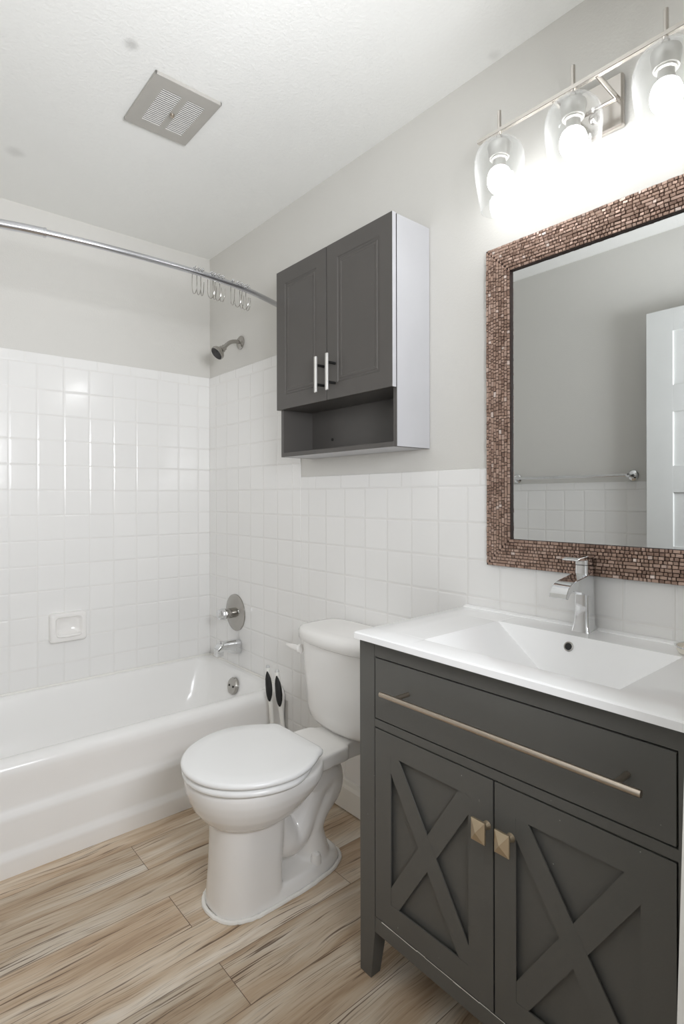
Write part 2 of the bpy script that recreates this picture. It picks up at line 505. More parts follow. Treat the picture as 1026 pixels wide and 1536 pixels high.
# ------------------------------------------------------------------ bathtub
TY = 1.992
tub = thing('bathtub', 'long white enamelled bathtub with a ridged apron set against the tiled back wall', 'bathtub', (0.625, 2.35, 0))
tx0, tx1, ty1 = XL + 0.006, TX - 0.001, YB - 0.006
def front(yf, z, r=0.012): return rrect(tx0, tx1, yf, ty1, r, z)
b = MB()
b.loft([front(TY + 0.004, 0.0), front(TY - 0.0015, 0.050), front(TY - 0.0005, 0.062), front(TY + 0.0085, 0.074), front(TY + 0.0105, 0.086),
        front(TY + 0.0050, 0.172), front(TY + 0.0060, 0.186), front(TY + 0.0155, 0.199), front(TY + 0.0180, 0.213), front(TY + 0.0115, 0.290),
        front(TY + 0.0095, 0.312), front(TY + 0.011, 0.328), front(TY + 0.017, 0.342), front(TY + 0.028, 0.3515), front(TY + 0.042, 0.3545),
        rrect(tx0 + 0.03, tx1 - 0.028, TY + 0.060, ty1 - 0.022, 0.05, 0.3545), rrect(tx0 + 0.038, tx1 - 0.034, TY + 0.072, ty1 - 0.028, 0.06, 0.350),
       rrect(tx0 + 0.048, tx1 - 0.040, TY + 0.082, ty1 - 0.033, 0.07, 0.338), rrect(tx0 + 0.10, tx1 - 0.075, TY + 0.105, ty1 - 0.055, 0.10, 0.20),
        rrect(tx0 + 0.17, tx1 - 0.105, TY + 0.125, ty1 - 0.075, 0.12, 0.10), rrect(tx0 + 0.23, tx1 - 0.15, TY + 0.17, ty1 - 0.12, 0.12, 0.07)],
       (True, True))
b.build('basin', M['enamel'], tub, angle=60)
op = MB()
oax = Vector((-1, 0, 0.22)).normalized()
oc = Vector((1.322, 2.352, 0.288))
op.lathe([(0.040, -0.006), (0.040, 0.004), (0.036, 0.010), (0.012, 0.012), (0.001, 0.012)], oc, oax)
ov = op.build('overflow_plate', M['dull_chrome'], tub)
for dz in (-0.018, 0.018):
    MB().lathe([(0.005, 0.0), (0.005, 0.003), (0.001, 0.004)], oc + oax * 0.0105 + Vector((0, dz, 0)), oax, 12).build('screw', M['dark'], ov)
MB().tube([(tx0 + 0.02, ty1 - 0.003, 0.357), (tx1 - 0.012, ty1 - 0.003, 0.357), (tx1 - 0.003, ty1 - 0.012, 0.357), (tx1 - 0.003, TY + 0.04, 0.357)], 0.0040, 8).build('caulk_bead', M['caulk'], tub)

# ------------------------------------------------------------------ things on the tub walls
# shower rod (bowed)
rod = thing('shower_rod', 'bowed satin steel shower curtain rod spanning the tub near the ceiling', 'shower rod', (0.62, 1.885, 1.99))
rp = catmull([(XL + 0.01, 2.04, 2.0), (0.10, 1.978, 2.0), (0.302, 1.928, 2.0), (0.42, 1.905, 2.0), (0.62, 1.887, 2.0), (0.87, 1.885, 2.0), (0.985, 1.893, 2.0), (1.15, 1.922, 2.0), (1.323, 1.982, 2.0), (XR - 0.006, 2.008, 2.0)], 8)
k = min(range(len(rp)), key=lambda i: abs(rp[i].x - 0.425))
MB().tube(rp[:k + 1], 0.0138, 20).build('wide_tube', M['rod'], rod)
MB().tube(rp[k:], 0.0108, 20).build('narrow_tube', M['rod'], rod)
cd = (rp[k + 1] - rp[k]).normalized()
MB().lathe([(0.0136, -0.004), (0.0152, -0.003), (0.0152, 0.003), (0.0136, 0.004)], rp[k], cd, 24).build('collar', M['rod'], rod)
MB().lathe([(0.03, 0.0), (0.03, 0.008), (0.016, 0.02), (0.013, 0.022)], (XR, 2.008, 2.0), (-1, 0, 0), 28).build('flange', M['rod'], rod)
MB().lathe([(0.03, 0.0), (0.03, 0.008), (0.016, 0.02), (0.013, 0.022)], (XL, 2.04, 2.0), (1, 0, 0), 28).build('flange', M['rod'], rod)

def rod_at(x):
    i = min(range(len(rp) - 1), key=lambda j: abs((rp[j].x + rp[j + 1].x) / 2 - x))
    f = (x - rp[i].x) / (rp[i + 1].x - rp[i].x)
    return rp[i].lerp(rp[i + 1], f), (rp[i + 1] - rp[i]).normalized()
def make_hook(x, label):
    p, d = rod_at(x)
    t = thing('shower_hook', label, 'shower hook', p + Vector((0, 0, -0.085)), 'shower curtain hooks on the rod')
    n = Vector((-d.y, d.x, 0)).normalized()         # across the rod, towards the tub
    def q(a, z): return p + n * a + Vector((0, 0, z))
    wire = [q(-0.016, 0.004), q(-0.014, 0.014), q(-0.004, 0.0185), q(0.008, 0.017), q(0.016, 0.006), q(0.019, -0.012), q(0.020, -0.045), q(0.016, -0.066), q(0.006, -0.078), q(-0.006, -0.078), q(-0.015, -0.066), q(-0.0185, -0.048), q(-0.019, -0.036)]
    MB().tube(catmull(wire, 5), 0.0013, 6).build('wire', M['dull_chrome'], t)
    for a, z in ((-0.0075, 0.0162), (-0.0005, 0.0178), (0.0065, 0.0165), (-0.0135, 0.0105)):
        MB().ball(q(a, z), 0.0036, seg=10).build('bead', M['chrome'], t)
    return t
def copy_tree(o, parent=None):
    c = o.copy(); COL.objects.link(c)
    if parent is not None: c.parent = parent
    for ch in list(o.children): copy_tree(ch, c)
    return c
hx = [(282, 402), (288, 404), (293, 406), (306.5, 409), (312, 411), (317.5, 412.5), (324, 414), (340.7, 421), (349.5, 425), (355.6, 427), (361.8, 430), (367, 432)]
where = ['leftmost hook of the left cluster on the rod', 'middle hook of the left cluster on the rod', 'right hook of the left cluster on the rod',
         'leftmost hook of the middle cluster on the rod', 'second hook from left in the middle cluster', 'third hook from left in the middle cluster', 'rightmost hook of the middle cluster on the rod',
         'leftmost hook of the right cluster on the rod', 'second hook from left in the right cluster', 'third hook from left in the right cluster', 'fourth hook from left in the right cluster', 'rightmost hook of all, nearest the grey cabinet']
hxs = [0.906, 0.923, 0.937, 0.975, 0.990, 1.006, 1.024, 1.072, 1.098, 1.117, 1.135, 1.150]
proto = None
for x, w in zip(hxs, where):
    lab = 'thin silver roller curtain ring, ' + w
    if proto is None:
        proto = make_hook(x, lab); P0 = rod_at(x)[0]; D0 = rod_at(x)[1]
    else:
        c = copy_tree(proto)
        p, d = rod_at(x)
        c.location = p + Vector((0, 0, -0.085))
        c.rotation_euler.z = math.atan2(d.y, d.x) - math.atan2(D0.y, D0.x) + random.uniform(-0.35, 0.35)
        c['label'] = lab

# shower head
sh = thing('shower_fixture', 'chrome shower head with black face on a bent arm high on the end wall', 'shower head', (1.387, 2.385, 1.93))
MB().lathe([(0.033, 0.0), (0.033, 0.004), (0.026, 0.010), (0.014, 0.013), (0.012, 0.014)], (XR, 2.385, 1.933), (-1, 0, 0), 32).build('flange', M['dull_chrome'], sh)
arm_pts = catmull([(XR - 0.008, 2.385, 1.933), (1.360, 2.385, 1.934), (1.335, 2.385, 1.928), (1.312, 2.385, 1.912), (1.296, 2.385, 1.893)], 6)
MB().tube(arm_pts, 0.0095, 16).build('arm', M['dull_chrome'], sh)
hax = Vector((-0.74, 0.02, -0.67)).normalized()
h0 = Vector((1.299, 2.385, 1.897))
hd = MB().lathe([(0.011, 0.0), (0.014, 0.002), (0.014, 0.014), (0.017, 0.016), (0.018, 0.026), (0.031, 0.040), (0.034, 0.046), (0.034, 0.056), (0.031, 0.058), (0.03, 0.0565)], h0, hax, 36).build('spray_head', M['dull_chrome'], sh)
fc = MB().lathe([(0.030, 0.054), (0.030, 0.0592), (0.001, 0.0602)], h0, hax, 36)
q_ = Vector((0, 0, 1)).rotation_difference(hax)
for rr, n_ in ((0.010, 6), (0.018, 12), (0.025, 16)):
    for i in range(n_):
        a = 2 * math.pi * i / n_
        fc.lathe([(0.0013, 0.058), (0.001, 0.062)], h0 + q_ @ Vector((rr * math.cos(a), rr * math.sin(a), 0)), hax, 8)
fc.build('spray_face', M['blackface'], hd)

# shower valve
sv = thing('shower_valve', 'round worn chrome shower valve with a projecting knob above the tub spout', 'shower valve', (TX, 2.433, 0.615))
MB().lathe([(0.090, 0.0), (0.089, 0.005), (0.078, 0.010), (0.070, 0.011), (0.062, 0.015), (0.040, 0.018), (0.034, 0.018), (0.001, 0.018)], (TX, 2.433, 0.616), (-1, 0, 0), 56).build('escutcheon', M['dull_chrome'], sv)
MB().lathe([(0.024, 0.016), (0.024, 0.045), (0.0255, 0.046), (0.0255, 0.050), (0.023, 0.051), (0.023, 0.056)], (TX, 2.433, 0.616), (-1, 0, 0), 36).build('sleeve', M['dull_chrome'], sv)
kb = MB().lathe([(0.017, 0.054), (0.025, 0.058), (0.0275, 0.066), (0.0275, 0.080), (0.024, 0.092), (0.015, 0.099), (0.001, 0.101)], (TX, 2.433, 0.616), (-1, 0, 0), 12)
kb.build('knob', M['chrome'], sv, angle=25)

# tub spout
sp = thing('tub_spout', 'chrome bathtub spout with a small diverter pin below the round valve', 'tub spout', (TX, 2.40, 0.45))
rings = []
for x, zc, hw, hh in ((TX, 0.456, 0.030, 0.033), (1.372, 0.457, 0.030, 0.034), (1.345, 0.459, 0.028, 0.033), (1.315, 0.465, 0.025, 0.026), (1.292, 0.467, 0.024, 0.022), (1.272, 0.461, 0.023, 0.020), (1.261, 0.452, 0.021, 0.012)):
    rings.append([(x, 2.405 + a, zc + c_) for a, c_ in [(hw * math.copysign(abs(math.cos(t)) ** 0.55, math.cos(t)), hh * math.copysign(abs(math.sin(t)) ** 0.55, math.sin(t))) for t in [2 * math.pi * i / 32 for i in range(32)]]])
spm = MB().loft(rings)
spm.loft([rrect(1.258, 1.293, 2.384, 2.426, 0.008, z) for z in (0.428, 0.434, 0.462)])
spb = spm.build('spout_body', M['chrome'], sp, angle=50)
MB().lathe([(0.012, 0.0), (0.012, 0.004)], (1.275, 2.405, 0.4265), (0, 0, 1), 20).build('outlet', M['dark'], spb)
dv = MB().lathe([(0.0035, 0.0), (0.003, 0.012), (0.006, 0.015), (0.0065, 0.019), (0.004, 0.022)], (1.283, 2.405, 0.474), (0, 0, 1), 14)
dv.build('diverter_pin', M['chrome'], sp)

# soap dish on the back wall
sx0, sx1, sz0, sz1 = 0.607, 0.757, 0.545, 0.672
YT = YB - 0.004
def rr_y(x0, x1, z0, z1, r, y, n=6):
    return [(p[0], y, p[1]) for p in [(q[0], q[1]) for q in rrect(x0, x1, z0, z1, r, 0, n)]]
sd = MB().loft([rr_y(sx0, sx1, sz0, sz1, 0.012, YT), rr_y(sx0, sx1, sz0, sz1, 0.012, YT - 0.028), rr_y(sx0 + 0.003, sx1 - 0.003, sz0 + 0.003, sz1 - 0.003, 0.012, YT - 0.036),
                rr_y(sx0 + 0.010, sx1 - 0.010, sz0 + 0.010, sz1 - 0.010, 0.012, YT - 0.039), rr_y(sx0 + 0.020, sx1 - 0.020, sz0 + 0.030, sz1 - 0.017, 0.014, YT - 0.037),
                rr_y(sx0 + 0.026, sx1 - 0.026, sz0 + 0.036, sz1 - 0.022, 0.014, YT - 0.022), rr_y(sx0 + 0.034, sx1 - 0.034, sz0 + 0.042, sz1 - 0.030, 0.014, YT - 0.012)])
lip = catmull([(sx0 + 0.028, YT - 0.032, sz0 + 0.032), (sx0 + 0.036, YT - 0.042, sz0 + 0.029), (0.682, YT - 0.045, sz0 + 0.028), (sx1 - 0.036, YT - 0.042, sz0 + 0.029), (sx1 - 0.028, YT - 0.032, sz0 + 0.032)], 6)
sd.tube(lip, 0.006, 12)
tag(sd.build('soap_dish', M['china'], angle=50), 'white ceramic soap dish fixed on the tiled back wall above the tub', 'soap dish')

# ------------------------------------------------------------------ ceiling vent
vt = thing('ceiling_vent', 'square grey metal exhaust vent with white slats on the ceiling', 'ceiling vent', (0.755, 1.733, H))
vx0, vx1, vy0, vy1, vz = 0.648, 0.864, 1.600, 1.868, H - 0.011
fr = MB()
ox = [(0.690, 0.751), (0.771, 0.829)]
oy0, oy1 = 1.648, 1.826
def slab(x0, x1, y0, y1): fr.box(x0, x1, y0, y1, vz, vz + 0.003)
slab(vx0 + 0.004, vx1 - 0.004, vy0 + 0.004, oy0); slab(vx0 + 0.004, vx1 - 0.004, oy1, vy1 - 0.004)
slab(vx0 + 0.004, ox[0][0], oy0, oy1); slab(ox[0][1], ox[1][0], oy0, oy1); slab(ox[1][1], vx1 - 0.004, oy0, oy1)
for (x0, x1, y0, y1) in ((vx0, vx0 + 0.006, vy0, vy1), (vx1 - 0.006, vx1, vy0, vy1), (vx0, vx1, vy0, vy0 + 0.006), (vx0, vx1, vy1 - 0.006, vy1)):
    fr.box(x0, x1, y0, y1, vz, H, 0.002)
fr.build('frame', M['vent'], vt)
MB().box(vx0 + 0.01, vx1 - 0.01, vy0 + 0.01, vy1 - 0.01, H - 0.003, H - 0.0005).build('cavity', M['dark'], vt)
for x0, x1 in ox:
    g = MB(); n_ = 20
    for i in range(n_):
        y = oy0 + (oy1 - oy0) * (i + 0.5) / n_
        g.prism([(y - 0.0019, vz + 0.0004), (y + 0.0019, vz + 0.0004), (y + 0.0022, vz + 0.005), (y + 0.0010, vz + 0.005)], 'x', x0 - 0.001, x1 + 0.001)
    g.build('grille', M['slat'], vt, smooth=False)
MB().lathe([(0.0075, 0.0), (0.007, 0.006), (0.004, 0.009), (0.001, 0.0095)], (0.760, 1.742, vz), (0, 0, -1), 18).build('screw', M['nickel'], vt)

# ------------------------------------------------------------------ wall storage cabinet
cb = thing('storage_cabinet', 'charcoal two-door storage cabinet with an open shelf, hung above the toilet', 'cabinet', (XR, 1.503, 1.338))
cy0, cy1, cz0, cz1, cxf, cdf = 1.190, 1.816, 1.338, 2.050, 1.2345, 1.2155
CT = 0.016
two = [M['cab'], M['white_melamine']]
MB().box(cxf, XR - 0.001, cy0, cy0 + CT, cz0, cz1, 0.0006, 1, {'-y': 1}).build('side_panel', two, cb, smooth=False)
MB().box(cxf, XR - 0.001, cy1 - CT, cy1, cz0, cz1, 0.0006, 1, {'+y': 1}).build('side_panel', two, cb, smooth=False)
MB().box(cxf, XR - 0.001, cy0 + CT, cy1 - CT, cz0, cz0 + CT, 0.0006, 1, {'-z': 1}).build('bottom_panel', two, cb, smooth=False)
MB().box(cxf, XR - 0.001, cy0 + CT, cy1 - CT, cz1 - CT, cz1, 0.0006, 1, {'+z': 1}).build('top_panel', two, cb, smooth=False)
MB().box(cxf + 0.002, XR - 0.001, cy0 + CT, cy1 - CT, 1.520, 1.536).build('shelf', M['cab'], cb, smooth=False)
bk = MB().box(XR - 0.012, XR - 0.002, cy0 + CT, cy1 - CT, cz0 + CT, cz1 - CT).build('back_panel', M['cab'], cb, smooth=False)
MB().lathe([(0.006, 0.0), (0.006, 0.002), (0.003, 0.0025)], (XR - 0.012, 1.672, 1.405), (-1, 0, 0), 16).build('screw_hole', M['black'], bk)
def cab_door(y0, y1, handle_y, white):
    z0, z1 = 1.519, 2.052
    rect = lambda iy, iz, x: [(x, y0 + iy, z0 + iz), (x, y1 - iy, z0 + iz), (x, y1 - iy, z1 - iz), (x, y0 + iy, z1 - iz)]
    xf, xb = cdf, cxf - 0.0025
    m = MB()
    bmx = bmesh.new()
    seq = [rect(0, 0, xb), rect(0, 0, xf + 0.0008), rect(0.0008, 0.0008, xf), rect(0.056, 0.054, xf), rect(0.059, 0.057, xf + 0.0030), rect(0.066, 0.064, xf + 0.0030), rect(0.069, 0.067, xf + 0.001), rect(0.074, 0.072, xf + 0.001), rect(0.078, 0.076, xf + 0.003)]
    rv = [[bmx.verts.new(p) for p in r] for r in seq]
    for i, (a, c) in enumerate(zip(rv, rv[1:])):
        for k_ in range(4):
            j = (k_ + 1) % 4
            f = bmx.faces.new((a[k_], a[j], c[j], c[k_]))
            if i == 0 and white and k_ == 3: f.material_index = 1
    bmx.faces.new(list(reversed(rv[0]))); bmx.faces.new(rv[-1])
    bmesh.ops.recalc_face_normals(bmx, faces=bmx.faces[:])
    m.merge(bmx)
    d = m.build('door', [M['cab'], M['white_melamine']], cb, smooth=False)
    h = MB().box(1.176, 1.184, handle_y - 0.0062, handle_y + 0.0062, 1.543, 1.668, 0.002).build('handle', M['handle_steel'], d)
    for z in (1.571, 1.638):
        MB().lathe([(0.0048, 0.0), (0.0048, 0.034)], (1.182, handle_y, z), (1, 0, 0), 14).build('standoff', M['black'], h)
    return d
cab_door(1.191, 1.5075, 1.464, True)
cab_door(1.5115, 1.8185, 1.5255, False)

# ------------------------------------------------------------------ toilet
YT_ = 1.452
to = thing('toilet', 'white two-piece toilet with closed lid between the tub and the vanity', 'toilet', (1.0, YT_, 0))
china = MB()
yc = 1.458
china.loft([egg(0.862, 0.118, 0.33, yc, 0.103, 0.0, 2.3, 3.0), egg(0.862, 0.118, 0.33, yc, 0.103, 0.012, 2.3, 3.0), egg(0.862, 0.114, 0.322, yc, 0.096, 0.030, 2.3, 3.0), egg(0.862, 0.108, 0.31, yc, 0.088, 0.040, 2.3, 3.0)])
E_ = lambda z, xf, xb, xc, w, nf=2.0, nb=2.0: egg(xc, xc - xf, xb - xc, yc - 0.006 * min(1, z / 0.2), w, z, nf, nb)
china.loft([E_(0.0, 0.744, 0.94, 0.85, 0.101, 2.4, 6), E_(0.03, 0.746, 0.94, 0.85, 0.099, 2.4, 6), E_(0.10, 0.751, 0.94, 0.85, 0.096, 2.4, 6), E_(0.19, 0.754, 0.945, 0.85, 0.095, 2.4, 6), E_(0.27, 0.752, 0.955, 0.85, 0.097, 2.3, 5)])
china.loft([E_(0.225, 0.79, 0.97, 0.86, 0.075), E_(0.245, 0.757, 1.00, 0.865, 0.100), E_(0.258, 0.735, 1.03, 0.87, 0.125), E_(0.275, 0.717, 1.05, 0.87, 0.146), E_(0.298, 0.701, 1.065, 0.87, 0.164), E_(0.325, 0.689, 1.08, 0.87, 0.177, 2.0, 2.3), E_(0.350, 0.682, 1.09, 0.87, 0.185, 2.0, 2.5), E_(0.372, 0.680, 1.09, 0.87, 0.187, 2.0, 2.5), E_(0.384, 0.685, 1.09, 0.87, 0.183, 2.0, 2.5)])
# deck under the tank
china.loft([[(x, YT_ + s * w, z) for x, s, w in ((0.96, -1, 0.120), (1.06, -1, 0.112), (1.172, -1, 0.104), (1.182, -1, 0.094), (1.182, 1, 0.094), (1.172, 1, 0.104), (1.06, 1, 0.112), (0.96, 1, 0.120))] for z in (0.340, 0.346, 0.380, 0.385)])
china.loft([rrect(1.10, 1.29, YT_ - 0.085, YT_ + 0.085, 0.03, z) for z in (0.330, 0.384)])
# trapway
def vtube(path, r, lat):
    rings = []
    P = catmull([(x, 0, z) for x, z in path], 6)
    rads = []
    for i in range(len(P)):
        t = i / (len(P) - 1) * (len(r) - 1); a = int(min(t, len(r) - 2)); rads.append(r[a] + (r[a + 1] - r[a]) * (t - a))
    for i, p in enumerate(P):
        tg = (P[min(i + 1, len(P) - 1)] - P[max(i - 1, 0)]).normalized()
        nn = Vector((-tg.z, 0, tg.x))
        rings.append([p + nn * rads[i] * math.cos(a) + Vector((0, YT_ + lat * rads[i] * math.sin(a), 0)) for a in [2 * math.pi * k_ / 24 for k_ in range(24)]])
    china.loft(rings)
vtube([(0.93, 0.20), (0.975, 0.135), (1.02, 0.13), (1.065, 0.19), (1.10, 0.255), (1.150, 0.282), (1.156, 0.235), (1.105, 0.175), (1.085, 0.12), (1.10, 0.03)],
      [0.06, 0.062, 0.055, 0.05, 0.052, 0.056, 0.054, 0.05, 0.048, 0.056], 1.22)
china.loft([rrect(1.02, 1.19, YT_ - 0.062, YT_ + 0.062, 0.05, z) for z in (0.26, 0.345)])
raw = china.build('bowl', M['china'], to)
rm = raw.modifiers.new('remesh', 'REMESH'); rm.mode = 'VOXEL'; rm.voxel_size = 0.0042; rm.use_smooth_shade = True
sm = raw.modifiers.new('smooth', 'SMOOTH'); sm.factor = 0.5; sm.iterations = 9
dg = bpy.context.evaluated_depsgraph_get()
me = bpy.data.meshes.new_from_object(raw.evaluated_get(dg))
raw.modifiers.clear(); raw.data = me
me.polygons.foreach_set('use_smooth', [True] * len(me.polygons))
if not me.materials: me.materials.append(M['china'])

ck = egg(0.862, 0.124, 0.335, yc, 0.108, 0.003, 2.3, 3.0, 96)
ck = [Vector(p) + Vector((random.uniform(-0.0015, 0.0015), random.uniform(-0.0015, 0.0015), 0)) for p in ck]
MB().tube(ck + [ck[0]], 0.0065, 8).build('caulk_bead', M['caulk'], to)
for s in (-1, 1):
    MB().lathe([(0.0175, 0.0), (0.0165, 0.016), (0.013, 0.028), (0.005, 0.033), (0.001, 0.0332)], (1.072, YT_ + s * 0.062, 0.036), (0, 0, 1), 24).build('bolt_cap', M['china'], to)
# seat and lid
sy = 1.447
def lid_outline(d, xb, z):
    """round front, sides drawn in towards a straight back with small corners; d insets it"""
    xt, xc, w, wb, rc = 0.669 + d, 0.885, 0.201 - d, 0.142 - d, 0.030
    xb -= d
    half = []
    for k_ in range(33):                                   # front tip round to the widest point
        a = math.pi / 2 * k_ / 32
        half.append((xc - (xc - xt) * math.cos(a), w * math.sin(a)))
    for k_ in range(1, 17):                                # drawn-in sides
        t = k_ / 16
        half.append((xc + (xb - rc - xc) * t, w + (wb - w) * (t ** 1.9)))
    for k_ in range(1, 7):
        a = math.pi / 2 * k_ / 6
        half.append((xb - rc + rc * math.sin(a), wb - rc * 1.0 * (1 - math.cos(a)) - 0.004 * math.sin(a)))
    return [(x, sy + y, z) for x, y in half] + [(x, sy - y, z) for x, y in reversed(half[1:])]
def slabegg(z0, z1, g, xb, name, mat, dome=0.0):
    f = lambda d, z: lid_outline(g + d, xb, z)
    m = MB()
    m.loft([f(0.010, z0), f(0.003, z0 + 0.002), f(0.0, z0 + 0.006), f(0.0, z1 - 0.007), f(0.003, z1 - 0.0025), f(0.009, z1), f(0.05, z1 + dome * 0.5), f(0.10, z1 + dome)])
    return m.build(name, mat, to, angle=60)
slabegg(0.3855, 0.4045, 0.003, 1.030, 'seat', M['lidplastic'])
slabegg(0.4075, 0.4260, 0.0, 1.052, 'lid', M['lidplastic'], 0.002)
for s in (-1, 1):
    MB().box(1.036, 1.066, sy + s * 0.07 - 0.012, sy + s * 0.07 + 0.012, 0.385, 0.406, 0.004).build('hinge', M['lidplastic'], to)
# tank
def tank_ring(xf, xb, w, z, bow, n=48):
    pts = []
    for k_ in range(n):
        a = 2 * math.pi * k_ / n
        c, s = math.cos(a), math.sin(a)
        cx = math.copysign(abs(c) ** 0.42, c); sy_ = math.copysign(abs(s) ** 0.42, s)
        x = (xf + xb) / 2 + (xb - xf) / 2 * cx
        if cx < 0: x += bow * (sy_ ** 2) * (-cx)
        pts.append((x, YT_ + w * sy_, z))
    return pts
MB().loft([tank_ring(1.215, 1.345, 0.145, 0.386, 0.03), tank_ring(1.192, 1.365, 0.168, 0.392, 0.03), tank_ring(1.180, 1.370, 0.178, 0.408, 0.03), tank_ring(1.174, 1.371, 0.184, 0.44, 0.03), tank_ring(1.166, 1.372, 0.195, 0.58, 0.028), tank_ring(1.163, 1.372, 0.199, 0.678, 0.028)]).build('tank', M['china'], to, angle=60)
MB().loft([tank_ring(1.156, 1.376, 0.206, 0.676, 0.03), tank_ring(1.150, 1.378, 0.211, 0.680, 0.03), tank_ring(1.149, 1.379, 0.212, 0.704, 0.03), tank_ring(1.153, 1.377, 0.208, 0.716, 0.03), tank_ring(1.163, 1.372, 0.199, 0.722, 0.028), tank_ring(1.19, 1.36, 0.175, 0.724, 0.02)]).build('tank_lid', M['china'], to, angle=60)
lv = MB().lathe([(0.0165, -0.004), (0.0165, 0.006), (0.013, 0.011), (0.001, 0.012)], (1.200, YT_ + 0.193, 0.632), (-0.35, 0.94, 0), 24)
lv.loft([[(1.190 + a * 0.30, YT_ + 0.200 + d, 0.634 + c_) for a, c_ in [(hw_ * math.cos(t), hh_ * math.sin(t)) for t in [2 * math.pi * i / 16 for i in range(16)]]] for d, hw_, hh_ in ((0.0, 0.012, 0.012), (0.015, 0.012, 0.012), (0.040, 0.011, 0.009), (0.062, 0.010, 0.006), (0.068, 0.006, 0.003))])
lv.build('flush_lever', M['china'], to)
MB().lathe([(0.006, 0.0), (0.006, 0.018), (0.009, 0.018), (0.009, 0.024)], (1.255, YT_ - 0.105, 0.362), (0, 0, 1), 12).build('tank_bolt', M['black'], to)

# ------------------------------------------------------------------ two brushes between toilet and tub
def brush(top, low, label):
    top, low = Vector(top), Vector(low)
    d = (low - top).normalized()
    foot = low + d * ((low.z - 0.03) / -d.z)
    t = thing('toilet_brush', label, 'toilet brush', (foot.x, foot.y, 0), 'brushes behind the toilet')
    L = (foot - top).length
    MB().lathe([(0.001, 0.0), (0.006, 0.002), (0.009, 0.010), (0.0105, 0.03), (0.0125, 0.075), (0.0125, 0.11), (0.0095, 0.145), (0.0085, 0.17), (0.008, L - 0.07), (0.008, L - 0.05)], top, d, 20).build('handle', M['white_plastic'], t)
    # black grip panel wrapped round the room side of the handle
    q = Vector((0, 0, 1)).rotation_difference(d)
    inv = q.inverted()
    side = (inv @ Vector((-0.75, -0.66, 0))); a0 = math.atan2(side.y, side.x)
    g = bmesh.new(); rows = []
    prof = [(0.022, 0.0108, 0.10), (0.036, 0.0116, 0.62), (0.052, 0.0126, 1.0), (0.075, 0.0136, 1.15), (0.10, 0.0137, 1.15), (0.118, 0.0132, 0.95), (0.132, 0.0118, 0.65), (0.142, 0.0104, 0.2)]
    for h, r_, wd in prof:
        rows.append([g.verts.new(top + q @ Vector((r_ * math.cos(a0 + wd * (k_ / 8 - 1)), r_ * math.sin(a0 + wd * (k_ / 8 - 1)), h))) for k_ in range(17)])
    for a, c in zip(rows, rows[1:]):
        for k_ in range(16): g.faces.new((a[k_], a[k_ + 1], c[k_ + 1], c[k_]))
    bmesh.ops.recalc_face_normals(g, faces=g.faces[:])
    bmesh.ops.solidify(g, geom=g.faces[:], thickness=0.002)
    m = MB(); m.merge(g); m.build('grip', M['black'], t)
    MB().lathe([(0.001, -0.002), (0.0065, -0.001), (0.0088, 0.006), (0.0088, 0.012), (0.0065, 0.02)], top, d, 16).build('hang_loop', M['clear_tip'], t)
    MB().lathe([(0.012, 0.0), (0.03, 0.01), (0.034, 0.03), (0.034, 0.06), (0.02, 0.07)], foot - d * 0.07, d, 20).build('bristle_head', M['white_plastic'], t)
    return t
brush((1.270, 1.972, 0.482), (1.270, 1.942, 0.268), 'white brush handle with black grip behind the toilet, the one nearer the tub')
brush((1.270, 1.904, 0.480), (1.270, 1.862, 0.262), 'white brush handle with black grip behind the toilet, the one nearer the tank')

# ------------------------------------------------------------------ vanity
va = thing('vanity_cabinet', 'charcoal vanity cabinet with one wide drawer and two crossed-panel doors', 'vanity', (1.16, 0.652, 0))
V0, V1, VX, VB = 0.265, 1.040, 0.943, 1.372
VM = M['vanity']
def leg(y0, y1, x0, x1, taper_dir, front):
    m = MB()
    def ring(z, ty, tx):
        ya, yb = (y0 + ty, y1) if taper_dir < 0 else (y0, y1 - ty)
        xa, xb = (x0, x1 - tx) if front else (x0 + tx, x1)
        return [(xa, ya, z), (xb, ya, z), (xb, yb, z), (xa, yb, z)]
    m.loft([ring(0.0, 0.014, 0.014), ring(0.121, 0, 0), ring(0.835, 0, 0)])
    m.build('leg', VM, va, smooth=False)
SW = 0.052
leg(V1 - SW, V1, VX, VX + 0.045, -1, True); leg(V0, V0 + SW, VX, VX + 0.045, 1, True)
leg(V1 - SW, V1, VB - 0.045, VB, -1, False); leg(V0, V0 + SW, VB - 0.045, VB, 1, False)
i0, i1 = V0 + SW, V1 - SW
MB().box(VX + 0.045, VB - 0.045, V1 - 0.022, V1 - 0.004, 0.121, 0.835).build('side_panel', VM, va, smooth=False)
MB().box(VX + 0.045, VB - 0.045, V0 + 0.004, V0 + 0.022, 0.121, 0.835).build('side_panel', VM, va, smooth=False)
MB().box(VX + 0.001, VX + 0.02, i0, i1, 0.794, 0.835).build('top_rail', VM, va, smooth=False)
MB().box(VX + 0.001, VX + 0.02, i0, i1, 0.6235, 0.6425).build('middle_rail', VM, va, smooth=False)
br = MB().box(VX + 0.001, VX + 0.02, i0, i1, 0.121, 0.1585).build('bottom_rail', VM, va, smooth=False)
